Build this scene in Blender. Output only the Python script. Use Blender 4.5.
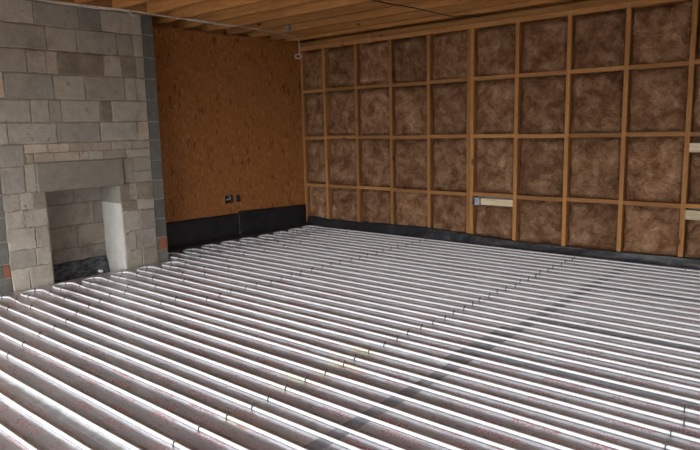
import bpy, bmesh, math, random
from mathutils import Vector, Matrix, noise
for o in list(bpy.data.objects): bpy.data.objects.remove(o)
S = bpy.context.scene
COL = S.collection
rnd = random.Random(7)

# ------------------------------------------------------------------ camera
FPX, YAW, PITCH, ROLL = 626.86, -0.7062, -0.1560, -0.0237
CAM = Vector((6.748, -6.8516, 1.4834))
def cam_axes():
    cy, sy, cp, sp = math.cos(YAW), math.sin(YAW), math.cos(PITCH), math.sin(PITCH)
    F = Vector((sy*cp, cy*cp, sp)); Rt = Vector((cy, -sy, 0)); U = Rt.cross(F)
    cr, sr = math.cos(ROLL), math.sin(ROLL)
    return cr*Rt+sr*U, -sr*Rt+cr*U, F
AX, AU, AF = cam_axes()
cd = bpy.data.cameras.new('camera'); cam = bpy.data.objects.new('camera', cd); COL.objects.link(cam)
cd.sensor_width = 36; cd.lens = FPX/700*36; cd.clip_start = .05
m = Matrix.Identity(4)
for i in range(3):
    m[i][0], m[i][1], m[i][2], m[i][3] = AX[i], AU[i], -AF[i], CAM[i]
cam.matrix_world = m
S.camera = cam
def at(px, py, axis, val):
    """photo pixel -> point on the plane  axis = val  (a wall, the floor ...)"""
    d = AF + AX*((px-350)/FPX) - AU*((py-225)/FPX)
    return CAM + d*((val-CAM[axis])/d[axis])

# ------------------------------------------------------------------ sky, light, exposure
W = bpy.data.worlds.new('overcast'); S.world = W; W.use_nodes = True
bgn = W.node_tree.nodes['Background']
# overcast sky: zenith three times as bright as the horizon
_nt = W.node_tree
_tc = _nt.nodes.new('ShaderNodeTexCoord'); _sx = _nt.nodes.new('ShaderNodeSeparateXYZ'); _nt.links.new(_tc.outputs['Generated'], _sx.inputs[0])
_ma = _nt.nodes.new('ShaderNodeMath'); _ma.operation = 'MULTIPLY_ADD'; _ma.use_clamp = False
_mx = _nt.nodes.new('ShaderNodeMath'); _mx.operation = 'MAXIMUM'; _nt.links.new(_sx.outputs[2], _mx.inputs[0]); _mx.inputs[1].default_value = 0
_nt.links.new(_mx.outputs[0], _ma.inputs[0]); SKY = 9.0; _ma.inputs[1].default_value = SKY*2; _ma.inputs[2].default_value = SKY
_nt.links.new(_ma.outputs[0], bgn.inputs['Strength'])
bgn.inputs['Color'].default_value = (.96, .98, 1.0, 1)
S.view_settings.view_transform = 'Standard'; S.view_settings.look = 'None'
S.view_settings.gamma = 1; S.view_settings.use_curve_mapping = False
S.view_settings.exposure = 0.1
S.cycles.max_bounces = 10; S.cycles.diffuse_bounces = 6; S.cycles.glossy_bounces = 5
S.cycles.use_denoising = True; S.cycles.sample_clamp_indirect = 8
RX, RY, ZC = 8.6, -8.6, 2.72          # room size, underside of the joists
DOOR = (0.9, 6.4, -.1, 2.05)          # wide door opening in the wall behind the camera (x0,x1,z0,z1)
WIN = (-6.6, -4.4, .9, 2.1)           # window opening in the side wall (y0,y1,z0,z1)
def portal(name, loc, rot, sx, sy):
    l = bpy.data.lights.new(name, 'AREA'); l.shape = 'RECTANGLE'; l.size = sx; l.size_y = sy
    l.cycles.is_portal = True
    o = bpy.data.objects.new(name, l); COL.objects.link(o); o.location = loc; o.rotation_euler = rot
portal('door_daylight', ((DOOR[0]+DOOR[1])/2, RY-.02, (DOOR[2]+DOOR[3])/2), (math.pi/2, 0, 0), DOOR[1]-DOOR[0], DOOR[3]-DOOR[2])
portal('window_daylight', (RX+.02, (WIN[0]+WIN[1])/2, (WIN[2]+WIN[3])/2), (math.pi/2, 0, math.pi/2), WIN[1]-WIN[0], WIN[3]-WIN[2])

# ------------------------------------------------------------------ material helpers
def mat(name, rough=.8, metal=0.0, spec=.5):
    M = bpy.data.materials.new(name); M.use_nodes = True
    nt = M.node_tree; b = nt.nodes['Principled BSDF']
    b.inputs['Roughness'].default_value = rough; b.inputs['Metallic'].default_value = metal
    b.inputs['Specular IOR Level'].default_value = spec
    return M, nt, b
def nd(nt, typ, _p=None, **inp):
    n = nt.nodes.new('ShaderNode'+typ)
    for k, v in (_p or {}).items(): setattr(n, k, v)
    for k, v in inp.items():
        key = k.replace('_', ' ')
        s = n.inputs[int(k[1:])] if k[0] == 'i' and k[1:].isdigit() else n.inputs[key]
        if isinstance(v, bpy.types.NodeSocket): nt.links.new(v, s)
        else: s.default_value = v
    return n
def math_(nt, op, a, b=None, clamp=False):
    n = nt.nodes.new('ShaderNodeMath'); n.operation = op; n.use_clamp = clamp
    for i, v in enumerate((a, b)):
        if v is None: continue
        if isinstance(v, bpy.types.NodeSocket): nt.links.new(v, n.inputs[i])
        else: n.inputs[i].default_value = v
    return n.outputs[0]
def mix(nt, f, a, b, mode='MIX'):
    n = nt.nodes.new('ShaderNodeMix'); n.data_type = 'RGBA'; n.blend_type = mode
    for s, v in ((n.inputs[0], f), (n.inputs[6], a), (n.inputs[7], b)):
        if isinstance(v, bpy.types.NodeSocket): nt.links.new(v, s)
        else: s.default_value = v if not isinstance(v, tuple) else (*v[:3], 1)
    return n.outputs[2]
def ramp(nt, f, stops):
    n = nt.nodes.new('ShaderNodeValToRGB'); nt.links.new(f, n.inputs[0])
    e = n.color_ramp.elements
    while len(e) < len(stops): e.new(.5)
    for x, (p, c) in zip(e, stops): x.position = p; x.color = (*c, 1) if isinstance(c, tuple) else (c, c, c, 1)
    return n.outputs[0]
def pos(nt, scale=(1, 1, 1)):
    g = nd(nt, 'NewGeometry'); mp = nd(nt, 'Mapping', Vector=g.outputs['Position'], Scale=scale)
    return mp.outputs[0]
def objrand(nt): return nd(nt, 'ObjectInfo').outputs['Random']
def shifted(nt, scale):
    """world position, shifted per object so that no two pieces share their grain"""
    g = nd(nt, 'NewGeometry'); r = math_(nt, 'MULTIPLY', objrand(nt), 37.0)
    v = nd(nt, 'VectorMath', {'operation': 'ADD'}, i0=g.outputs['Position'], i1=r)
    return nd(nt, 'Mapping', Vector=v.outputs[0], Scale=scale).outputs[0]
def bump(nt, b, h, strength, dist=.01):
    n = nd(nt, 'Bump', Height=h, Strength=strength, Distance=dist); nt.links.new(n.outputs[0], b.inputs['Normal'])
def noise_(nt, vec, scale, detail=4, rough=.55, dist=0):
    return nd(nt, 'TexNoise', Vector=vec, Scale=scale, Detail=detail, Roughness=rough, Distortion=dist).outputs['Fac']

def wood(name, c0, c1, axis, rough=.75):
    """sawn softwood, grain along the given axis"""
    M, nt, b = mat(name, rough, 0, .3)
    sc = [22, 22, 22]; sc[axis] = 1.2
    v = shifted(nt, tuple(sc))
    g = noise_(nt, v, 1.6, 5, .6, .6)
    c = mix(nt, ramp(nt, g, [(.32, 0), (.68, 1)]), c0, c1)
    fine = noise_(nt, shifted(nt, tuple(s*6 for s in sc)), 1.5, 2)
    c = mix(nt, ramp(nt, fine, [(.3, .45), (.6, 0)]), c, tuple(x*.45 for x in c0))
    ks = [5, 5, 5]; ks[axis] = 2.2
    k = nd(nt, 'TexVoronoi', {'feature': 'F1'}, Vector=shifted(nt, tuple(ks)), Scale=1.0).outputs['Distance']
    c = mix(nt, ramp(nt, k, [(.07, .85), (.12, 0)]), c, (c0[0]*.22, c0[1]*.18, c0[2]*.15))
    r = math_(nt, 'ADD', math_(nt, 'MULTIPLY', objrand(nt), .5), .72)
    c = mix(nt, 1.0, c, nd(nt, 'CombineColor', Red=r, Green=r, Blue=r).outputs[0], 'MULTIPLY')
    nt.links.new(c, b.inputs['Base Color']); bump(nt, b, fine, .25, .002)
    return M
def concrete(name, c0, c1, stain=(.20, .16, .11), amount=.5, rough=.92, bstr=.5, smear=0.0):
    M, nt, b = mat(name, rough, 0, .2)
    v = shifted(nt, (1, 1, 1))
    g = noise_(nt, v, 9, 6, .65)
    c = mix(nt, ramp(nt, g, [(.3, 0), (.7, 1)]), c0, c1)
    st = noise_(nt, pos(nt), 4.5, 5, .6, .4)
    c = mix(nt, ramp(nt, st, [(.52, 0), (.72, amount)]), c, stain)
    if smear:
        sm = noise_(nt, pos(nt, (1, 1, 1.4)), 5.5, 6, .62, .8)
        c = mix(nt, ramp(nt, sm, [(.50, 0), (.66, smear)]), c, (.43, .385, .31))
        hole = noise_(nt, pos(nt, (1, 1, 1)), 12, 4, .6, .3)
        c = mix(nt, ramp(nt, hole, [(.27, .75), (.36, 0)]), c, (.13, .10, .07))
    fn = noise_(nt, v, 130, 3, .7)
    c = mix(nt, ramp(nt, fn, [(.3, .35), (.55, 0)]), c, tuple(x*.5 for x in c0))
    r = math_(nt, 'ADD', math_(nt, 'MULTIPLY', objrand(nt), .34), .83)
    c = mix(nt, 1.0, c, nd(nt, 'CombineColor', Red=r, Green=r, Blue=r).outputs[0], 'MULTIPLY')
    nt.links.new(c, b.inputs['Base Color'])
    bump(nt, b, math_(nt, 'ADD', fn, math_(nt, 'MULTIPLY', noise_(nt, v, 28, 4), 2.0)), bstr, .006)
    return M
def plain(name, c, rough=.6, metal=0.0, spec=.5, vary=.25, nscale=30):
    M, nt, b = mat(name, rough, metal, spec)
    g = noise_(nt, shifted(nt, (1, 1, 1)), nscale, 4)
    col = mix(nt, ramp(nt, g, [(.3, 0), (.7, 1)]), tuple(x*(1-vary) for x in c), tuple(min(1, x*(1+vary)) for x in c))
    nt.links.new(col, b.inputs['Base Color']); bump(nt, b, g, .15, .003)
    return M

WOODX = wood('joist_wood_x', (.38, .165, .048), (.54, .27, .088), 0)
WOODY = wood('trimmer_wood_y', (.38, .165, .048), (.54, .27, .088), 1)
STUDX = wood('stud_wood_x', (.40, .178, .058), (.54, .275, .098), 0)
STUDZ = wood('stud_wood_z', (.40, .178, .058), (.54, .275, .098), 2)
PALEX = wood('pale_board_wood', (.70, .56, .36), (.85, .72, .50), 0)
BL_LIGHT = concrete('old_block_light', (.32, .285, .23), (.42, .38, .315), amount=.45, smear=0.6)
BL_GREY = concrete('old_block_grey', (.305, .28, .24), (.39, .362, .315), amount=.4, smear=0.6)
BL_DARK = concrete('old_block_dark', (.20, .165, .125), (.28, .235, .18), amount=.4, smear=0.35)
BL_CHARCOAL = concrete('old_block_charcoal', (.21, .195, .17), (.28, .26, .23), amount=.3)  # darker grey blocks, their own colour
BL_BRICK = concrete('old_brick_pale', (.36, .295, .23), (.46, .385, .31), amount=.4, smear=0.6)
BL_RUB = concrete('mortar_smeared_stone', (.36, .32, .265), (.47, .425, .36), amount=.5, bstr=.9, smear=0.6)
NEWBLOCK = concrete('new_dense_block', (.135, .130, .114), (.19, .184, .162), stain=(.09, .088, .08), amount=.2)
LINTEL = concrete('lintel_concrete', (.235, .212, .17), (.30, .272, .225), amount=.5)
MORTAR = concrete('old_mortar', (.25, .20, .145), (.36, .31, .24), stain=(.12, .09, .06), amount=.7, bstr=.8, smear=0.6)
NEWMORTAR = concrete('new_mortar', (.34, .32, .29), (.44, .42, .38), amount=.2)
JAMB = concrete('pale_jamb_block', (.52, .50, .46), (.62, .60, .56), amount=.15)
SOOT = concrete('sooty_block', (.24, .205, .165), (.34, .295, .245), stain=(.07, .06, .05), amount=.6)
REDBRICK = concrete('red_clay_brick', (.29, .115, .065), (.37, .165, .10), stain=(.20, .11, .08), amount=.5)
SLAB = concrete('slab_concrete', (.30, .29, .27), (.38, .37, .35))
PLASTER = concrete('plain_blockwork', (.34, .32, .29), (.42, .40, .37))
WHITECABLE = plain('white_cable_sheath', (.62, .60, .56), .5)
DARKCABLE = plain('dark_cable_sheath', (.035, .022, .015), .6)
GALV = plain('galvanised_steel', (.42, .44, .46), .45, .7)
GALV_SHADED = plain('shaded_box_steel', (.10, .10, .105), .55, .6)  # galvanised steel darkened: shade inside the sunk boxes put into its colour
BOX_SHADE = plain('box_inside_shade', (.03, .028, .026), .7)  # near black, stands for the shade inside a back box
STAPLE = plain('black_staple_plastic', (.07, .07, .075), .5)
GROUND = plain('outdoor_earth', (.09, .08, .06), .95, nscale=2)
FRAME = plain('door_frame_timber', (.42, .27, .14), .6)

def osb_mat():
    M, nt, b = mat('oriented_strand_board', .7, 0, .3)
    g = nd(nt, 'NewGeometry').outputs['Position']
    w = nd(nt, 'TexNoise', Vector=g, Scale=9.0, Detail=2).outputs['Color']
    warp = nd(nt, 'VectorMath', {'operation': 'MULTIPLY_ADD'}, i0=w, i1=(.12, .12, .12), i2=g).outputs[0]
    mp = nd(nt, 'Mapping', Vector=warp, Scale=(34, 52, 24)).outputs[0]
    vo = nd(nt, 'TexVoronoi', {'feature': 'F1'}, Vector=mp, Scale=1.0)
    cell = nd(nt, 'SeparateColor', Color=vo.outputs['Color']).outputs[0]
    c = ramp(nt, cell, [(0, (.34, .130, .036)), (.35, (.39, .158, .045)), (.75, (.43, .182, .056)), (1, (.50, .232, .080))])
    mp2 = nd(nt, 'Mapping', Vector=warp, Scale=(14, 46, 15), Rotation=(.15, 0, 0)).outputs[0]
    v2 = nd(nt, 'TexVoronoi', {'feature': 'F1'}, Vector=mp2, Scale=.8)
    c2 = nd(nt, 'SeparateColor', Color=v2.outputs['Color']).outputs[1]
    c = mix(nt, ramp(nt, c2, [(.93, 0), (.97, .65)]), c, (.13, .045, .013))
    big = noise_(nt, g, 2.2, 4)
    c = mix(nt, ramp(nt, big, [(.4, 0), (.7, .4)]), c, (.34, .14, .04))
    nt.links.new(c, b.inputs['Base Color'])
    bump(nt, b, cell, .12, .002)
    return M
OSB = osb_mat()

def wool_mat():
    M, nt, b = mat('brown_mineral_wool', .98, 0, .05)
    v = shifted(nt, (1, 1, 1))
    w = nd(nt, 'TexNoise', Vector=v, Scale=6.0, Detail=3).outputs['Color']
    warp = nd(nt, 'VectorMath', {'operation': 'MULTIPLY_ADD'}, i0=w, i1=(.14, .14, .14), i2=v).outputs[0]
    a = noise_(nt, warp, 6.5, 8, .70, .35)
    c = ramp(nt, a, [(.30, (.105, .046, .022)), (.46, (.235, .120, .062)), (.58, (.36, .205, .115)), (.74, (.58, .39, .26))])
    fib = noise_(nt, nd(nt, 'Mapping', Vector=warp, Scale=(1, 1, 2.6)).outputs[0], 30, 5, .72, .5)
    c = mix(nt, ramp(nt, fib, [(.58, 0), (.72, .6)]), c, (.62, .45, .31))
    c = mix(nt, ramp(nt, fib, [(.32, .8), (.45, 0)]), c, (.07, .034, .017))  # shade of the crevices between fibres put into the colour
    r = math_(nt, 'ADD', math_(nt, 'MULTIPLY', objrand(nt), .36), .84)
    c = mix(nt, 1.0, c, nd(nt, 'CombineColor', Red=r, Green=r, Blue=r).outputs[0], 'MULTIPLY')
    nt.links.new(c, b.inputs['Base Color'])
    bump(nt, b, math_(nt, 'ADD', a, math_(nt, 'MULTIPLY', fib, .5)), .9, .03)
    return M
WOOL = wool_mat()

def foil_mat():
    M, nt, b = mat('foil_facing', .3, .8, .5)
    g = nd(nt, 'NewGeometry').outputs['Position']
    xyz = nd(nt, 'SeparateXYZ', Vector=g)
    X, Y = xyz.outputs[0], xyz.outputs[1]
    # faded red print: rows of small illegible marks along the boards
    row = math_(nt, 'DIVIDE', Y, .098)
    fy = math_(nt, 'FRACT', row); iy = math_(nt, 'FLOOR', row)
    ph = math_(nt, 'MULTIPLY', iy, .37)
    fx = math_(nt, 'FRACT', math_(nt, 'ADD', math_(nt, 'DIVIDE', X, .40), ph))
    m1 = math_(nt, 'LESS_THAN', fx, .62)
    m2 = math_(nt, 'MULTIPLY', math_(nt, 'GREATER_THAN', fy, .2), math_(nt, 'LESS_THAN', fy, .72))
    marks = noise_(nt, nd(nt, 'Mapping', Vector=g, Scale=(1.0, .55, 1)).outputs[0], 95, 2, .5)
    mk = math_(nt, 'GREATER_THAN', marks, .50)
    red = math_(nt, 'MULTIPLY', math_(nt, 'MULTIPLY', m1, m2), mk)
    wear = ramp(nt, noise_(nt, g, 2.5, 3), [(.35, .2), (.6, .8)])
    red = math_(nt, 'MULTIPLY', red, wear)
    tone = noise_(nt, g, 3.0, 5)
    base = mix(nt, ramp(nt, tone, [(.3, 0), (.7, 1)]), (.50, .495, .525), (.62, .615, .65))
    c = mix(nt, red, base, (.40, .13, .15))
    nt.links.new(c, b.inputs['Base Color'])
    scr = noise_(nt, nd(nt, 'Mapping', Vector=g, Scale=(3, 30, 1)).outputs[0], 3, 4)
    nt.links.new(ramp(nt, scr, [(.3, .25), (.7, .40)]), b.inputs['Roughness'])
    nt.links.new(math_(nt, 'SUBTRACT', .80, math_(nt, 'MULTIPLY', red, .6)), b.inputs['Metallic'])
    bump(nt, b, noise_(nt, g, 14, 3, .5), .10, .006)
    return M
FOIL = foil_mat()
TAPE = plain('dull_joint_tape', (.28, .29, .315), .42, .7, nscale=12)
TAPE2 = plain('silver_joint_tape', (.55, .56, .58), .36, .75, nscale=12)

def pipe_mat():
    M, nt, b = mat('white_plastic_pipe', .33, 0, .5)
    g = nd(nt, 'NewGeometry').outputs['Position']
    X = nd(nt, 'SeparateXYZ', Vector=g).outputs[0]
    d = math_(nt, 'ABSOLUTE', math_(nt, 'SUBTRACT', math_(nt, 'ADD', X, math_(nt, 'MULTIPLY', noise_(nt, g, 3.1, 1), .5)), 4.5))
    Yc = nd(nt, 'SeparateXYZ', Vector=g).outputs[1]
    ye = math_(nt, 'MULTIPLY', math_(nt, 'MULTIPLY', math_(nt, 'LESS_THAN', Yc, -3.5), math_(nt, 'LESS_THAN', d, .10)), ramp(nt, noise_(nt, nd(nt, 'Mapping', Vector=g, Scale=(.4, 6, 1)).outputs[0], 1.1, 1), [(.5, 0), (.56, .42)]))
    base = mix(nt, noise_(nt, g, 6, 3), (.80, .81, .82), (.88, .88, .88))
    nt.links.new(mix(nt, ye, base, (.83, .78, .40)), b.inputs['Base Color'])
    return M
PIPE = pipe_mat()

def membrane_mat(name='black_plastic_membrane', d0=.60, amt=.35):
    M, nt, b = mat(name, .42, 0, .5)
    g = nd(nt, 'NewGeometry').outputs['Position']
    n = noise_(nt, g, 5, 5, .6, .6)
    c = mix(nt, ramp(nt, n, [(.35, 0), (.7, 1)]), (.008, .009, .012), (.022, .024, .030))
    dust = noise_(nt, nd(nt, 'Mapping', Vector=g, Scale=(2, 2, 7)).outputs[0], 6, 6, .7)
    c = mix(nt, ramp(nt, dust, [(d0, 0), (d0+.14, amt)]), c, (.16, .17, .18))
    nt.links.new(c, b.inputs['Base Color']); bump(nt, b, noise_(nt, g, 22, 4, .6, .5), .5, .012)
    return M
MEMB = membrane_mat()
MEMB_DUSTY = membrane_mat('dusty_black_plastic', .42, .55)

# ------------------------------------------------------------------ geometry helpers
def link(name, me, material, parent=None, smooth=False):
    me.materials.clear(); me.materials.append(material)
    if smooth:
        for p in me.polygons: p.use_smooth = True
    o = bpy.data.objects.new(name, me); COL.objects.link(o)
    if parent: o.parent = parent
    return o
def mesh(name, vs, fs):
    me = bpy.data.meshes.new(name); me.from_pydata([tuple(v) for v in vs], [], fs); me.update(); return me
def fix(me):
    bm = bmesh.new(); bm.from_mesh(me); bmesh.ops.recalc_face_normals(bm, faces=bm.faces); bm.to_mesh(me); bm.free(); return me
def box_vf(a, b, n0=0):
    (x0, y0, z0), (x1, y1, z1) = a, b
    vs = [(x0,y0,z0),(x1,y0,z0),(x1,y1,z0),(x0,y1,z0),(x0,y0,z1),(x1,y0,z1),(x1,y1,z1),(x0,y1,z1)]
    fs = [(0,3,2,1),(4,5,6,7),(0,1,5,4),(1,2,6,5),(2,3,7,6),(3,0,4,7)]
    return vs, [tuple(i+n0 for i in f) for f in fs]
def boxes(name, lst):
    V, F = [], []
    for a, b in lst:
        a2 = tuple(min(p, q) for p, q in zip(a, b)); b2 = tuple(max(p, q) for p, q in zip(a, b))
        v, f = box_vf(a2, b2, len(V)); V += v; F += f
    return mesh(name, V, F)
def bevel_box(name, a, b, bev=.003, seg=1):
    me = boxes(name, [(a, b)])
    bm = bmesh.new(); bm.from_mesh(me)
    bmesh.ops.bevel(bm, geom=list(bm.edges), offset=bev, segments=seg, affect='EDGES', clamp_overlap=True)
    bm.to_mesh(me); bm.free(); return me
def tube(name, pts, r, n=8, cap=True):
    pts = [Vector(p) for p in pts]; V, F = [], []
    up = Vector((0, 0, 1)); pu = None
    for i, p in enumerate(pts):
        t = (pts[min(i+1, len(pts)-1)]-pts[max(i-1, 0)]).normalized()
        if pu is None:
            pu = up if abs(t.z) < .9 else Vector((1, 0, 0))
        s = t.cross(pu).normalized(); u = s.cross(t).normalized(); pu = u
        for k in range(n):
            a = 2*math.pi*k/n; V.append(p+s*(math.cos(a)*r)+u*(math.sin(a)*r))
    for i in range(len(pts)-1):
        for k in range(n):
            F.append((i*n+k, i*n+(k+1) % n, (i+1)*n+(k+1) % n, (i+1)*n+k))
    if cap: F.append(tuple(range(n))[::-1]); F.append(tuple(range((len(pts)-1)*n, len(pts)*n)))
    return fix(mesh(name, V, F))
def empty(name, loc=(0, 0, 0)):
    o = bpy.data.objects.new(name, None); COL.objects.link(o); o.location = loc; o.empty_display_size = .1; return o
def thing(o, label, cat, group=None):
    o['label'] = label; o['category'] = cat
    if group: o['group'] = group
    return o
def structure(o, label=None):
    o['kind'] = 'structure'
    if label: o['label'] = label
    return o
def smoothpath(pts, n=10):
    pts = [Vector(p) for p in pts]; out = []
    for i in range(len(pts)-1):
        p0, p1, p2, p3 = pts[max(i-1, 0)], pts[i], pts[i+1], pts[min(i+2, len(pts)-1)]
        for k in range(n):
            t = k/n
            out.append(.5*((2*p1)+(p2-p0)*t+(2*p0-5*p1+4*p2-p3)*t*t+(3*p1-p0-3*p2+p3)*t**3))
    out.append(pts[-1]); return out

# ------------------------------------------------------------------ floor: slab, foil boards, tape
FLZ = -.10
floor = structure(link('floor', boxes('floor', [((-.3, .3, FLZ-.2), (RX+.3, RY-.3, FLZ))]), SLAB), 'bare concrete floor slab under the foil faced boards')
structure(link('ground', boxes('ground', [((-60, -60, -.7), (60, 60, -.5))]), GROUND), 'unseen earth outside the room, added to block light from below')  # unseen ground, added to block sky light from below
CX = .475                                             # front face of the chimney breast
CY0, CY1 = -2.765, -4.66                              # its ends along the left wall
XL = [-1.23, -2.43, -3.63, -4.72, -5.92, -7.12]
XR = [-1.20, -2.42, -3.34, -4.54, -5.74, -6.94]
def board(x0, x1, y0, y1):
    g = .0015
    link('insulation_board', bevel_box('insulation_board', (x0+g, y1+g, FLZ), (x1-g, y0-g, 0), .002), FOIL, floor)
def board_column(x0, x1, joints):
    ys = [-.035]+joints+[RY+.02]
    for a, b in zip(ys, ys[1:]):
        if x0 < CX:
            cuts = [a]+[c for c in (CY0+.012, CY1-.012) if b < c < a]+[b]
            for p, q in zip(cuts, cuts[1:]):
                inside = CY1-.02 < (p+q)/2 < CY0+.02
                board(CX+.03 if inside else x0, x1, p, q)
        else: board(x0, x1, a, b)
board_column(.03, 2.40, XL); board_column(2.40, 4.80, XL)
board_column(4.80, 7.20, XR); board_column(7.20, RX-.02, XR)
def tape(a, b, material=TAPE):
    link('joint_tape', bevel_box('joint_tape', (*a, 0.0), (*b, .0012), .0004), material, floor)
tape((4.775, -.04), (4.865, RY+.05))
tape((4.70, -3.56), (4.772, -2.75))
for x0, x1, y in ((4.87, 7.1, -1.20), (4.87, 7.1, -2.45), (4.87, 7.1, -3.34), (2.0, 4.77, -3.63), (1.2, 4.77, -4.74), (2.5, 4.77, -5.46)):
    tape((x0, y-.037), (x1, y+.037), TAPE if x0 > 4.8 else TAPE2)

# ------------------------------------------------------------------ heating pipe with staples
PR, PZ = .0094, .0112
pipe = thing(empty('heating_pipe', (3, -3, 0)), 'white plastic underfloor heating pipe looped in close parallel rows over the foil floor', 'pipe')
def pipe_child(name, me, material, smooth=True):
    o = link(name, me, material, pipe, smooth); o.location = (-3, 3, 0); return o
NRUN = 44
RY_K = [-.135-.1512*k for k in range(NRUN)]
for k, v in {26: -4.045, 27: -4.215, 28: -4.357, 29: -4.515, 30: -4.672, 31: -4.80, 32: -4.955, 33: -5.108, 34: -5.28}.items(): RY_K[k] = v
for k in range(NRUN): RY_K[k] += rnd.uniform(-.006, .006)
def wav(k, x): return .010*noise.noise(Vector((x*.55, k*5.7, 1.3)))+.004*noise.noise(Vector((x*1.7, k*3.1, 8.3)))
def run_y(k, x): return RY_K[k]+wav(k, x)
XEND = 8.25
def xu(k):                                            # where the bend reaches at the left end
    y = RY_K[k]
    if y > -2.62: return .19
    if y > -4.72: return .655
    return .25
staples = []
for k in range(0, NRUN, 2):
    x0 = xu(k)+rnd.uniform(-.02, .03); xs = x0+.34
    for j in (k, k+1):
        n = 34; pts = [(xs+(XEND-xs)*i/n, run_y(j, xs+(XEND-xs)*i/n), PZ) for i in range(n+1)]
        pipe_child('pipe_run', tube('pipe_run', pts, PR, 10), PIPE)
    ya, yb = run_y(k, xs), run_y(k+1, xs); yc = (ya+yb)/2; R = .094+rnd.uniform(-.006, .004)
    path = [(xs+.02, run_y(k, xs+.02), PZ), (xs, ya, PZ), (xs-.11, ya+(yc+R-ya)*.55, PZ)]
    for i in range(9):
        a = math.pi/2+math.pi*i/8
        path.append((x0+R+math.cos(a)*R, yc+math.sin(a)*R, PZ))
    path += [(xs-.11, yb+(yc-R-yb)*.55, PZ), (xs, yb, PZ), (xs+.02, run_y(k+1, xs+.02), PZ)]
    pipe_child('pipe_bend', tube('pipe_bend', smoothpath(path, 4), PR*.999, 10), PIPE)
    staples.append((x0+.02, yc+.05, .8))
    staples.append((xs-.09, yc+R*.93, .15)); staples.append((xs-.11, yc-R*.93, -.15))
    # bends at the far end
    if k+2 < NRUN:
        y1, y2 = run_y(k+1, XEND), run_y(k+2, XEND); r = (y1-y2)/2
        path = [(XEND+.05+math.cos(a)*abs(r), (y1+y2)/2+math.sin(a)*r, PZ) for a in [math.pi/2-math.pi*i/8 for i in range(9)]]
        path = [(XEND, y1, PZ)]+path+[(XEND, y2, PZ)]
        pipe_child('pipe_bend', tube('pipe_bend', path, PR*.999, 10), PIPE)
for k in range(NRUN):
    y = RY_K[k]
    if y < -7.0: continue
    for x in (4.27, 6.09):
        if x == 6.09 and not (-4.6 < y < -3.4): continue
        if y < -5.6: continue
        staples.append((x+rnd.uniform(-.02, .02), None, k))
    x = 2.31 if y > -3.7 else (1.42+(y+4.0)*-.72 if y < -3.95 else 2.1)
    staples.append((x+rnd.uniform(-.02, .02), None, k))
    x2 = xu(k)+.62+.25*(k % 2)
    if x-x2 > .35: staples.append((x2+rnd.uniform(-.04, .04), None, k))
staples.append((5.35, None, 0))
def staple_mesh():
    V, F = [], []; w = .003; n = 8
    prof_o = [(-.0143, 0)]+[(-math.cos(math.pi*i/n)*.0143, .0135+math.sin(math.pi*i/n)*.0135) for i in range(n+1)]+[(.0143, 0)]
    prof_i = [(-.0110, 0)]+[(-math.cos(math.pi*i/n)*.0110, .0125+math.sin(math.pi*i/n)*.0108) for i in range(n+1)]+[(.0110, 0)]
    L = len(prof_o)
    for x in (-w, w):
        for q in (prof_o, prof_i):
            for (y, z) in q: V.append((x, y, z))
    for i in range(L-1):
        F += [(i, i+1, 2*L+i+1, 2*L+i), (L+i, 3*L+i, 3*L+i+1, L+i+1), (i, L+i, L+i+1, i+1), (2*L+i, 2*L+i+1, 3*L+i+1, 3*L+i)]
    v, f = box_vf((-.0028, -.005, .026), (.0028, .005, .037), len(V)); V += v; F += f
    return fix(mesh('staple', V, F))
SM = staple_mesh()
for s in staples:
    if s[1] is None: x, y, a = s[0], run_y(s[2], s[0]), 0
    else: x, y, a = s[0], s[1], s[2]
    o = link('staple', SM, STAPLE, pipe); o.location = (x-3, y+3, .0005); o.rotation_euler = (0, 0, a+rnd.uniform(-.15, .15))

# ------------------------------------------------------------------ left wall: strand board sheets
wl = structure(empty('wall_left', (0, -2, 0)), 'wall of orange brown oriented strand board')
def wchild(name, me, material, parent, smooth=False):
    o = link(name, me, material, parent, smooth); o.location = -Vector(parent.location); return o
def sheet_with_holes(name, y0, y1, z0, z1, th, holes):
    ys = sorted({y0, y1, *[h[0] for h in holes], *[h[1] for h in holes]}); zs = sorted({z0, z1, *[h[2] for h in holes], *[h[3] for h in holes]})
    idx, V, F = {}, [], []
    def vi(x, y, z):
        if (x, y, z) not in idx: idx[(x, y, z)] = len(V); V.append((x, y, z))
        return idx[(x, y, z)]
    solid = lambda i, j: 0 <= i < len(ys)-1 and 0 <= j < len(zs)-1 and not any(h[0] <= ys[i] < h[1] and h[2] <= zs[j] < h[3] for h in holes)
    for i in range(len(ys)-1):
        for j in range(len(zs)-1):
            if not solid(i, j): continue
            a, b, c, d = ys[i], ys[i+1], zs[j], zs[j+1]
            F.append((vi(0,a,c), vi(0,b,c), vi(0,b,d), vi(0,a,d))); F.append((vi(-th,a,c), vi(-th,a,d), vi(-th,b,d), vi(-th,b,c)))
            for (di, dj, p, q) in ((-1,0,(a,c),(a,d)), (1,0,(b,d),(b,c)), (0,-1,(b,c),(a,c)), (0,1,(a,d),(b,d))):
                if not solid(i+di, j+dj): F.append((vi(0,*p), vi(0,*q), vi(-th,*q), vi(-th,*p)))
    return fix(mesh(name, V, F))
HOLE1 = (-1.528, -1.392, .49, .60); HOLE2 = (-1.333, -1.262, .488, .588)
g = .002
wchild('strand_board', sheet_with_holes('strand_board', -1.235+g, -.002, FLZ, ZC-.004, .018, []), OSB, wl)
wchild('strand_board', sheet_with_holes('strand_board', -2.455+g, -1.235-g, FLZ, ZC-.004, .018, [HOLE1, HOLE2]), OSB, wl)
wchild('strand_board', sheet_with_holes('strand_board', -3.675+g, -2.455-g, FLZ, ZC-.004, .018, []), OSB, wl)
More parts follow.
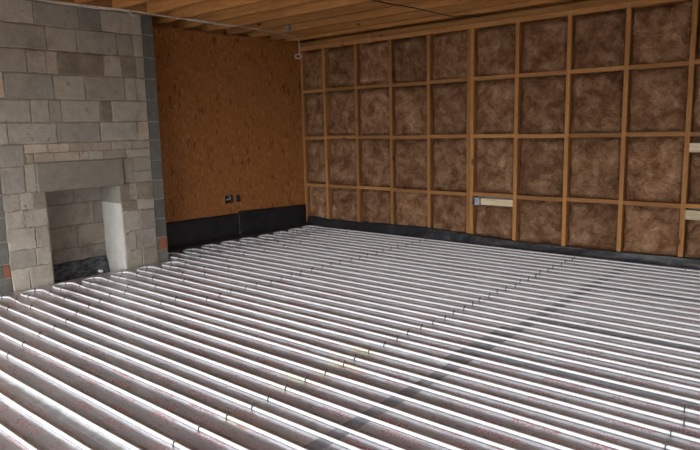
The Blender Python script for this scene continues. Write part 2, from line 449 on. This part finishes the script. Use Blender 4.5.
for y in (-4.895, -6.115, -7.335, -8.555):
    wchild('strand_board', sheet_with_holes('strand_board', y+g, y+1.22-g, FLZ, ZC-.004, .018, []), OSB, wl)
wchild('wall_frame', boxes('wall_frame', [((-.16, -8.6, FLZ), (-.10, .15, ZC))]), PLASTER, wl)
# back boxes set into the strand board
def back_box(h, label):
    y0, y1, z0, z1 = h; e = .004
    t = thing(empty('socket_back_box', (0, (y0+y1)/2, z0)), label, 'back box', 'socket back boxes in the strand board')
    y0 += e; y1 -= e; z0 += e; z1 -= e; d = .045; w = .0025
    wchild('box_shell', boxes('box_shell', [((-d, y0, z0), (-d+w, y1, z1)), ((-d, y0, z0), (.006, y0+w, z1)), ((-d, y1-w, z0), (.006, y1, z1)), ((-d, y0, z0), (.006, y1, z0+w)), ((-d, y0, z1-w), (.006, y1, z1))]), GALV_SHADED, t)
    wchild('fixing_lug', boxes('fixing_lug', [((-.004, y0+w, (z0+z1)/2-.006), (0.003, y0+.014, (z0+z1)/2+.006)), ((-.004, y1-.014, (z0+z1)/2-.006), (.003, y1-w, (z0+z1)/2+.006))]), GALV_SHADED, t)
    return t, y0, y1, z0, z1
t, y0, y1, z0, z1 = back_box(HOLE1, 'wider metal socket back box with grey cable end in strand board wall')
wchild('cable_tail', tube('cable_tail', smoothpath([(-.04, y1-.03, z1-.02), (-.01, y1-.04, z1-.03), (.018, y1-.055, z1-.045), (.012, y1-.085, z1-.05), (-.01, y1-.10, z1-.06)], 5), .007), WHITECABLE, t, True)
t, y0, y1, z0, z1 = back_box(HOLE2, 'narrow metal socket back box, empty, in strand board wall')

# ------------------------------------------------------------------ right wall: studs, noggins, mineral wool
wr = structure(empty('wall_right', (3, 0, 0)), 'open timber stud wall filled with brown mineral wool')
SX = [.4645+.6*k for k in range(14)]
SD = .14
ZB, ZT = .09, 2.60
def stick(name, a, b, material):
    return wchild(name, bevel_box(name, a, b, .002), material, wr)
stick('sole_plate', (.0, 0, FLZ), (RX, SD, ZB), STUDX)
stick('top_plate', (.0, .004, ZT), (RX, SD, 2.655), STUDX)
stick('head_binder', (.0, 0, 2.657), (RX, SD, ZC), STUDX)
studs = [(.002, .045)]                                 # x0,x1 of every upright
for k, x in enumerate(SX):
    if x > RX-.1: break
    if k == 4:
        for dx in (-.048, .001):
            j = rnd.uniform(-.003, .003); stick('stud', (x+dx, j, ZB), (x+dx+.046, SD, ZT), STUDZ)
        studs.append((x-.048, x+.047))
    else:
        j = rnd.uniform(-.004, .004); w = .0225
        stick('stud', (x-w, j, ZB), (x+w, SD, ZT), STUDZ); studs.append((x-w, x+w))
stick('stud', (.002, 0, ZB), (.045, SD, ZT), STUDZ)
NZ = [.621, 1.3276, 2.012]
def batt(x0, x1, z0, z1, seed):
    w, h = x1-x0, z1-z0; nx, nz = 22, 24; V, F = [], []
    off = Vector((seed*3.17, seed*1.91, seed*.77)); tear = rnd.random()
    for j in range(nz+1):
        for i in range(nx+1):
            u, v = i/nx, j/nz
            p0 = Vector((x0+u*w, 0, z0+v*h)); e = min(u, 1-u)*w; f = min(v, 1-v)*h
            edge = min(1, e/(.045+.05*abs(noise.noise(p0*3+off))))*min(1, f/(.045+.05*abs(noise.noise(p0*3-off)))); edge = edge*edge*(3-2*edge)
            p = Vector((x0+u*w, 0, z0+v*h))
            nz_ = noise.fractal(p*5.5+off, 1.0, 2.0, 4)*.032+noise.noise(p*2.3+off*2)*.03
            crease = -abs(noise.noise(p*4.1-off))*0.030
            rag = max(0, noise.noise(p*9+off*1.3))*.05*(1-edge)
            y = .062-.052*edge-nz_*(.35+.65*edge)-crease*.5+rag
            if v > .94 and noise.noise(p*6+off*4) > .1: y += .03
            V.append((p.x, max(y, -.003), p.z))
    for j in range(nz):
        for i in range(nx):
            a = j*(nx+1)+i; F.append((a, a+1, a+nx+2, a+nx+1))
    n0 = len(V)
    V += [(x0, SD-.005, z0), (x1, SD-.005, z0), (x1, SD-.005, z1), (x0, SD-.005, z1)]
    bl, br, tr, tl = 0, nx, (nz+1)*(nx+1)-1, nz*(nx+1)
    F.append(tuple([n0, n0+1]+[i for i in range(nx, -1, -1)])); F.append(tuple([n0+2, n0+3]+[tl+i for i in range(nx+1)]))
    F.append(tuple([n0+3, n0]+[j*(nx+1) for j in range(nz+1)])); F.append(tuple([n0+1, n0+2]+[nx+j*(nx+1) for j in range(nz, -1, -1)]))
    F.append((n0, n0+3, n0+2, n0+1))
    return fix(mesh('insulation_batt', V, F))
hz = .0225
for bi, (a, b) in enumerate(zip(studs, studs[1:])):
    x0, x1 = a[1], b[0]
    dz = rnd.uniform(-.008, .008)
    zz = []
    for z in NZ:
        zj = z+rnd.uniform(-.006, .006); zz.append(zj)
        stick('noggin', (x0+.0005, rnd.uniform(-.002, .004), zj-hz), (x1-.0005, SD-.04, zj+hz), STUDX)
    lev = [ZB]+zz+[ZT]
    for r in range(4):
        za = lev[r]+(hz if r else 0); zb = lev[r+1]-(hz if r < 3 else 0)
        if bi in (5,) and r == 0: zb = .494
        if bi == 9 and r == 0: zb = .486
        if bi == 9 and r == 1: zb = 1.150
        gp = .003
        wchild('insulation_batt', batt(x0+gp, x1-gp, za+gp, zb-gp, bi*4+r+1), WOOL, wr, True)
_x0, _x1 = studs[9][1], studs[10][0]
wchild('insulation_batt', batt(_x0+.003, _x1-.003, 1.25, 1.298, 77), WOOL, wr, True)
# pale fixing boards below the noggins
def pale(x0, x1, z0, z1): stick('fixing_board', (x0, -.002, z0), (x1, .045, z1), PALEX)
x0, x1 = studs[5][1], studs[6][0]; pale(x0+.001, x1-.001, .497, .578)
x0b, x1b = studs[9][1], studs[10][0]; pale(x0b+.001, x1b-.001, .49, .585); pale(x0b+.001, x1b-.001, 1.155, 1.245)
t = thing(empty('socket_back_box', (x0+.055, -.003, .5)), 'galvanised back box on the pale board between studs of the insulated wall', 'back box')
bx0, bx1, bz0, bz1 = x0+.006, x0+.112, .492, .585
wchild('box_shell', boxes('box_shell', [((bx0, -.006, bz0), (bx1, -.003, bz1)), ((bx0, -.034, bz0), (bx0+.003, -.003, bz1)), ((bx1-.003, -.034, bz0), (bx1, -.003, bz1)), ((bx0, -.034, bz0), (bx1, -.003, bz0+.003)), ((bx0, -.034, bz1-.003), (bx1, -.003, bz1))]), GALV, t)
wchild('knockout', tube('knockout', [((bx0+bx1)/2, -.006, (bz0+bz1)/2), ((bx0+bx1)/2, -.012, (bz0+bz1)/2)], .022, 14), GALV, t, False)
wchild('box_shade_strip', boxes('box_shade_strip', [((bx0+.003, -.0075, bz0+.003), (bx0+.022, -.006, bz1-.003)), ((bx1-.022, -.0075, bz0+.003), (bx1-.003, -.006, bz1-.003))]), BOX_SHADE, t)  # dark strips added for the shade along the box sides

# rims above both walls; the first set back and end-capped to darken the gap
structure(link('trim_1', boxes('trim_1', [((-.2, .45, ZC), (RX+.2, .48, 2.95)), ((-.2, .05, ZC), (-.15, .45, 2.95)), ((RX+.15, .05, ZC), (RX+.2, .45, 2.95))]), WOODX), 'rim joist above the stud wall, set back to darken the gap')
structure(link('trim_2', boxes('trim_2', [((-.15, -8.6, ZC), (-.11, .45, 2.925))]), WOODY), 'rim joist above the strand board wall')

# ------------------------------------------------------------------ ceiling: deck and joists
ceil = structure(link('ceiling', boxes('ceiling', [((-.3, .5, 2.925), (RX+.25, RY-.25, 2.96))]), OSB), 'open timber joist ceiling')
jys = [-.185]; jy = -.48
while jy > RY+.1: jys.append(jy); jy -= .4
for jy in jys:
    inch = CY1-.1 < jy < CY0+.05
    xa = CX+.12 if inch else -.10
    o = link('joist', bevel_box('joist', (xa, jy-.0235, ZC+rnd.uniform(0, .004)), (RX-.01, jy+.0235, 2.925), .002), WOODX, ceil)
link('trimmer_joist', bevel_box('trimmer_joist', (CX+.07, CY1-.22, ZC), (CX+.117, CY0+.085, 2.925), .002), WOODY, ceil)

# ------------------------------------------------------------------ walls behind the camera with their openings
wn = structure(link('wall_near', boxes('wall_near', [((-.3, RY-.25, -.5), (DOOR[0], RY, 2.95)), ((DOOR[1], RY-.25, -.5), (RX+.25, RY, 2.95)), ((DOOR[0], RY-.25, DOOR[3]), (DOOR[1], RY, 2.95)), ((DOOR[0], RY-.25, -.5), (DOOR[1], RY, DOOR[2]))]), PLASTER), 'block wall behind the camera with a wide door opening')
ws = structure(link('wall_side', boxes('wall_side', [((RX, RY, -.5), (RX+.25, WIN[0], 2.95)), ((RX, WIN[1], -.5), (RX+.25, .2, 2.95)), ((RX, WIN[0], WIN[3]), (RX+.25, WIN[1], 2.95)), ((RX, WIN[0], -.5), (RX+.25, WIN[1], WIN[2]))]), PLASTER), 'block wall beside the camera with a window opening')
structure(link('door_1', boxes('door_1', [((DOOR[0], RY-.12, DOOR[2]), (DOOR[0]+.05, RY-.06, DOOR[3])), ((DOOR[1]-.05, RY-.12, DOOR[2]), (DOOR[1], RY-.06, DOOR[3])), ((DOOR[0], RY-.12, DOOR[3]-.05), (DOOR[1], RY-.06, DOOR[3])), ((3.62, RY-.12, DOOR[2]), (3.68, RY-.06, DOOR[3]))]), FRAME), 'timber frame of the wide door opening')
structure(link('window_1', boxes('window_1', [((RX+.06, WIN[0], WIN[2]), (RX+.12, WIN[0]+.05, WIN[3])), ((RX+.06, WIN[1]-.05, WIN[2]), (RX+.12, WIN[1], WIN[3])), ((RX+.06, WIN[0], WIN[3]-.05), (RX+.12, WIN[1], WIN[3])), ((RX+.06, WIN[0], WIN[2]), (RX+.12, WIN[1], WIN[2]+.05))]), FRAME), 'timber frame of the side window')
structure(link('wall_back', boxes('wall_back', [((-.3, .16, FLZ-.2), (RX+.25, .50, ZC))]), PLASTER), 'unseen outer sheathing behind the stud wall, deepened to keep daylight out')  # extra depth added below the eave void to stop daylight leaking in
structure(link('wall_outer', boxes('wall_outer', [((-.3, RY, FLZ-.2), (-.17, .16, 2.95))]), PLASTER), 'outer leaf behind the strand board wall')

# ------------------------------------------------------------------ chimney breast with fireplace
fp = thing(empty('fireplace', (CX, -3.7, 0)), 'tall chimney breast of old concrete blocks with an open fireplace', 'fireplace')
def fchild(name, me, material, smooth=False): return wchild(name, me, material, fp, smooth)
FY0, FY1, FZ = -3.305, -4.11, .905                     # fireplace opening
BX = .065                                              # back of the recess
LS, RS = -4.50, -2.905                                 # old masonry between these, new blocks outside
core = .012
fchild('mortar_bed', boxes('mortar_bed', [((.0, FY1-.012, FLZ), (CX-core, LS, 2.9)), ((.0, RS, FLZ), (CX-core, FY0+.012, 2.9)), ((.0, FY0+.012, FZ+.01), (CX-core, FY1-.012, 2.9)), ((.0, FY0+.012, FLZ), (BX-.012, FY1-.012, FZ+.01))]), MORTAR)
fchild('new_mortar_bed', boxes('new_mortar_bed', [((.0, RS+.002, FLZ), (CX-.018, CY0-.004, 2.9)), ((.0, CY1+.004, FLZ), (CX-.018, LS-.002, 2.9))]), NEWMORTAR)
def y_at(px, z, x=CX):
    lo, hi = -200., 700.
    for _ in range(40):
        mid = (lo+hi)/2
        if at(px, mid, 0, x).z > z: lo = mid
        else: hi = mid
    return at(px, (lo+hi)/2, 0, x).y
def stone(name, y0, y1, z0, z1, material, x=CX, depth=.09, proud=0.0, gap=.005, jit=.004, bev=.006):
    """a block facing +x with worn, chamfered front edges"""
    a, b = min(y0, y1)+gap, max(y0, y1)-gap; c, d = z0+gap, z1-gap
    xf = x+proud; n = 4; V, F = [], []
    J = lambda s: rnd.uniform(-s, s)
    out = []
    for i in range(n): out.append((a+(b-a)*i/n, c))
    for i in range(n): out.append((b, c+(d-c)*i/n))
    for i in range(n): out.append((b-(b-a)*i/n, d))
    for i in range(n): out.append((a, d-(d-c)*i/n))
    out = [(y+J(jit), z+J(jit)) for y, z in out]
    cy, cz = (a+b)/2, (c+d)/2; m_ = len(out)
    for y, z in out: V.append((x-depth, y, z))
    for y, z in out: V.append((xf-bev, y, z))
    for y, z in out:
        V.append((xf+J(.0015), y+(bev if y < cy else -bev)*min(1, abs(y-cy)*8), z+(bev if z < cz else -bev)*min(1, abs(z-cz)*12)))
    V.append((xf+J(.002), cy, cz))
    for i in range(m_):
        j = (i+1) % m_
        F += [(i, j, m_+j, m_+i), (m_+i, m_+j, 2*m_+j, 2*m_+i), (2*m_+i, 2*m_+j, 3*m_)]
    F.append(tuple(range(m_))[::-1])
    return fchild(name, fix(mesh(name, V, F)), material)
L, G, D, C_, B, R_ = BL_LIGHT, BL_GREY, BL_DARK, BL_CHARCOAL, BL_BRICK, BL_RUB
rows = [
 (2.735, 2.90, [None, 20, 60, 110, None], [L, G, C_, L]),
 (2.512, 2.735, [None, 34, 79, 101, None], [L, G, C_, L]),
 (2.282, 2.512, [None, 46, 77, 117, 132.5, None], [L, L, G, L, L]),
 (2.058, 2.282, [None, 27, 46.5, 58, 104, 122, 136, None], [L, L, B, D, L, D, L]),
 (1.812, 2.058, [None, 4, 54, 85.5, 125.5, 136.5, None], [B, G, L, L, L, L]),
 (1.592, 1.812, [None, 31, 49.5, 61.5, 101, 112, None], [L, L, L, L, D, L]),
 (1.388, 1.592, [None, 8, 57.5, 101, 138, None], [L, G, G, G, B]),
]
for z0, z1, bs, ms in rows:
    zm = (z0+z1)/2
    ys = [LS if i == 0 and b is None else RS if b is None else y_at(b, zm) for i, b in enumerate(bs)]
    for a, b, mm in zip(ys, ys[1:], ms):
        small = abs(a-b) < .14
        stone('block', a, b, z0, z1, mm, proud=rnd.uniform(-.004, .003), gap=.006 if not small else .005)
def prow(name, z0, z1, bs, ms, **kw):
    zm = (z0+z1)/2
    ys = [y_at(b, zm) if not isinstance(b, str) else (LS if b == 'L' else RS if b == 'R' else FY1 if b == 'F' else FY0) for b in bs]
    for a, b, mm in zip(ys, ys[1:], ms):
        if mm: stone(name, a, b, z0, z1, mm, proud=rnd.uniform(-.005, .003), **kw)
prow('brick', 1.298, 1.388, [24.5, 48, 70, 92, 112, 132, 'R'], [B, B, B, B, B, B])
prow('brick', 1.205, 1.298, [27, 34, 55, 80, 89, 104, 127, 'R'], [B, B, B, B, L, B, L])
prow('block', 1.18, 1.388, ['L', 24.5], [G]); 
prow('block', .925, 1.18, ['L', 25.5], [G])
prow('block', .925, 1.205, [25.5, 36], [L])
stone('lintel', y_at(36.3, 1.05), y_at(124, 1.05), .912, 1.204, LINTEL, proud=.012, gap=.002, jit=.003, bev=.010, depth=.2)
prow('block', .925, 1.205, [124.3, 134], [L])
prow('brick', 1.05, 1.205, [134, 'R'], [L]); prow('brick', .925, 1.05, [134, 'R'], [L])
kw = dict(jit=.007, gap=.002, bev=.006)
# left pier, smeared with mortar
prow('stone', .76, .925, ['L', 20, 33, 'F'], [R_, R_, D], **kw)
prow('stone', .585, .76, ['L', 24.5, 'F'], [R_, R_], **kw)
prow('stone', .38, .585, ['L', 36, 'F'], [R_, R_], **kw)
prow('stone', .20, .38, ['L', 36.5, 'F'], [G, R_], **kw)
prow('stone', FLZ, .20, ['L', 31, 'F'], [R_, L], **kw)
# right pier
prow('stone', .74, .925, ['f', 130, 137, 'R'], [D, L, D], **kw)
prow('stone', .62, .74, ['f', 137, 'R'], [D, R_], **kw)
prow('stone', .40, .62, ['f', 140.5, 'R'], [L, L], **kw)
prow('stone', .18, .40, ['f', 136, 'R'], [L, R_], **kw)
prow('stone', FLZ, .18, ['f', 143, 'R'], [L, L], **kw)
# new dense blocks on both sides with one red brick each
zs = [2.90, 2.752, 2.525, 2.28, 2.055, 1.825, 1.587, 1.383, 1.155, .931, .715, .489, .272]
for z1, z0 in zip(zs, zs[1:]):
    stone('side_block', RS, CY0, z0, z1, NEWBLOCK, x=CX-.006, proud=rnd.uniform(-.003, .002), jit=.001, bev=.003, depth=.44)
for z1, z0 in zip(zs, zs[1:]):
    stone('side_block', CY1, LS, z0-.01, z1-.01, NEWBLOCK, x=CX-.006, proud=rnd.uniform(-.003, .002), jit=.001, bev=.003, depth=.44)
for ya, yb in ((RS, CY0), (CY1, LS)):
    stone('red_brick', ya+(.03 if ya == RS else .09), yb, .125, .272 if ya == RS else .262, REDBRICK, x=CX-.006, jit=.002, bev=.003, depth=.2)
    stone('side_block', ya, ya+(.03 if ya == RS else .09), .125, .265, NEWBLOCK, x=CX-.006, jit=.001, bev=.003, depth=.4)
    stone('side_block', ya, yb, FLZ, .125, NEWBLOCK, x=CX-.006, jit=.001, bev=.003, depth=.44)
# recess: right cheek (faces the left), back wall, left cheek
def cheek(y, sgn, z0, z1, x0, x1, material):
    g_ = .001
    a, b = (x0+g_, y, z0+g_), (x1-g_, y+sgn*.08, z1-g_)
    fchild('cheek_block', bevel_box('cheek_block', a, b, .003), material)
for z0, z1, xs_ in ((FLZ, .715, [BX, CX-.005]), (.715, .905, [BX, CX-.005])):
    for a, b in zip(xs_, xs_[1:]):
        cheek(FY0-.012, 1, z0, z1, a, b, JAMB if z0 < .7 else G); cheek(FY1+.012, -1, z0, z1, a, b, SOOT)
for z0, z1, bs in ((.73, .905, [FY1, -3.625, FY0]), (.485, .73, [FY1, -3.99, -3.42, FY0]), (.245, .485, [FY1, -3.63, FY0]), (.02, .245, [FY1, -3.92, -3.47, FY0]), (FLZ, .02, [FY1, -3.7, FY0])):
    for a, b in zip(bs, bs[1:]):
        stone('back_block', a, b, z0, z1, SOOT, x=BX, proud=rnd.uniform(-.003, .003), depth=.05)
fchild('flue_throat', boxes('flue_throat', [((BX, FY1+.005, .915), (CX-.02, FY0-.005, 1.0))]), SOOT)

# ------------------------------------------------------------------ black membrane upstands
def upstand(name, fn, nu, nv, parent, material=MEMB):
    V, F = [], []
    for i in range(nu+1):
        for j in range(nv+1): V.append(fn(i/nu, j/nv))
    for i in range(nu):
        for j in range(nv):
            a = i*(nv+1)+j; F.append((a, a+nv+1, a+nv+2, a+1))
    o = link(name, mesh(name, V, F), material, parent, True)
    if parent: o.location = -Vector(parent.location)
    sm = o.modifiers.new('thick', 'SOLIDIFY'); sm.thickness = .0025; sm.offset = 0
    return o
N3 = lambda a, b, c: noise.noise(Vector((a, b, c)))
mA = thing(empty('damp_proof_membrane', (.02, -1.4, 0)), 'tall black plastic membrane turned up the strand board wall', 'membrane')
def fnA(y0, y1, top, x, sd):
    def f(u, v):
        y = y0+(y1-y0)*u; z = .002+(top(y)+.006*N3(y*6, sd, 0)-.002)*v
        b = .012*N3(y*3, z*5, sd)+.006*N3(y*11, z*9, sd+3)
        fold = .05*max(0, .16-v)/.16 if v < .16 else 0
        return (max(.004, x+b*min(1, .3+v)+fold), y, z)
    return f
upstand('sheet', fnA(CY0+.02, -1.27, lambda y: .342+.01*math.sin(y*2), .018, 1.0), 70, 12, mA)
upstand('sheet', fnA(-1.33, -.012, lambda y: .365-.045*(y+1.33)/1.33, .029, 5.0), 60, 12, mA)
mB = thing(empty('damp_proof_membrane', (4, -.03, 0)), 'low black plastic membrane strip along the foot of the insulated stud wall', 'membrane')
tops = [(0, .165), (.036, .15), (.73, .118), (1.3, .135), (1.644, .148), (2.447, .15), (3.025, .112), (3.676, .091), (4.479, .096), (5.446, .112), (8.6, .12)]
def topB(x):
    for (a, p), (b, q) in zip(tops, tops[1:]):
        if a <= x <= b: return p+(q-p)*(x-a)/(b-a)
    return .11
def fnB(u, v):
    x = .075+(RX-.15)*u; t_ = topB(x)+.008*N3(x*4, 0, 2)
    z = .002+(t_-.002)*v
    b = .012*N3(x*2.5, z*8, 4)+.006*N3(x*9, z*14, 7)
    lean = -.012-.030*(1-v)-.02*max(0, .25-v)
    return (x, min(-.012, lean+b-.004), z)
upstand('sheet', fnB, 240, 10, mB)
hm = thing(empty('hearth_membrane', (BX+.03, -3.7, FLZ)), 'crumpled black plastic sheet lying inside the fireplace recess', 'membrane')
def fnH(u, v):
    y = FY1+.02+(FY0-FY1-.04)*u
    if v < .5: x = CX+.02-(CX+.02-BX-.07)*(v*2); z = FLZ+.012+.012*N3(x*9, y*9, 1)
    else:
        x = BX+.07-.05*(v-.5)*2+.014*N3(y*7, v*5, 2); z = FLZ+.012+(v-.5)*2*(.19+.03*N3(y*5, 1, 1))
    return (max(x, BX+.008), y, max(z, FLZ+.004))
upstand('sheet', fnH, 40, 20, hm, MEMB_DUSTY)

# ------------------------------------------------------------------ cables and small things under the ceiling
def strand(name, pts, r, material, parent=None, n=6, seg=8):
    o = link(name, tube(name, smoothpath(pts, seg), r, n), material, parent, True)
    if parent: o.location = -Vector(parent.location)
    return o
wc = thing(empty('electric_cable', (.7, -3, 2.7)), 'pair of loose white cables strung under the ceiling joists, looped at the end', 'cable')
P2 = lambda px, py, z: at(px, py, 2, z)
base = [P2(x, y, 2.70) for x, y in [(8, -4.5), (40, -.3), (90, 6), (130, 10.5), (172, 17.5), (200, 20.5), (225, 24.5), (250, 28), (275, 33), (296, 37.5)]]
strand('strand', base+[base[-1]+Vector((.02, .03, -.05)), base[-1]+Vector((.02, .03, -.20))]+[base[-1]+Vector((.02-.01+.030*math.sin(a), .03-.01+.030*math.sin(a), -.25-.030*math.cos(a))) for a in [math.pi, 2.2, 1.2, 0, -1.2, -2.2, -2.9]], .006, WHITECABLE, wc)
b2 = [p+Vector((.012*math.sin(i*2.1), .01, -.006+.007*math.cos(i*1.7))) for i, p in enumerate(base[:-1])]
strand('strand', b2, .0055, WHITECABLE, wc)
strand('loose_end', [base[2]+Vector((0, .1, -.004)), base[3]+Vector((0, -.05, -.012)), base[3]+Vector((.0, .03, -.05)), base[3]+Vector((.01, .06, -.04))], .0045, WHITECABLE, wc)
strand_pts = [P2(352, -6, 2.705), P2(373, 0, 2.70), P2(390, 4, 2.695), P2(410, 7.2, 2.69), P2(430, 11.5, 2.688), P2(450, 16, 2.69), P2(462, 15.8, 2.70), P2(472, 15.5, 2.705), P2(479, 18, 2.69)]
dc = strand('electric_cable', strand_pts, .006, DARKCABLE)
thing(dc, 'thin dark cable sagging under the joists towards the stud wall', 'cable')
jp = at(289, 28, 1, -.9035)
jb = thing(empty('junction_box', jp), 'small round grey junction box fixed to a ceiling joist', 'junction box')
def jbc(name, p0, p1, r, material): 
    o = link(name, tube(name, [Vector(p0), Vector(p1)], r, 18), material, jb)
    return o
jbc('box_body', (0, .0, 0), (0, -.034, 0), .037, plain('grey_box_plastic', (.20, .20, .18), .5))
jbc('cover', (0, -.034, 0), (0, -.040, 0), .033, plain('grey_box_cover', (.27, .27, .25), .5))
jbc('conduit_spout', (.0, -.018, -.034), (0, -.018, -.050), .011, GALV)
wp = at(368.6, 12, 1, -.05)
vw = strand('hanging_wire', [(wp.x, -.05, 2.715), (wp.x+.004, -.052, 2.62), (wp.x-.003, -.048, 2.52), (wp.x, -.05, 2.45)], .0028, WHITECABLE)
thing(vw, 'thin grey wire hanging straight down in front of the top plate', 'wire')
cr = link('mortar_crumb', bevel_box('mortar_crumb', (-.03, -.02, 0), (.03, .02, .025), .009, 2), JAMB)
q = at(101, 272, 2, 0.0); cr.location = (q.x, q.y, .0); cr.rotation_euler = (0, 0, .5)
thing(cr, 'small pale mortar crumb on the floor before the fireplace', 'rubble')
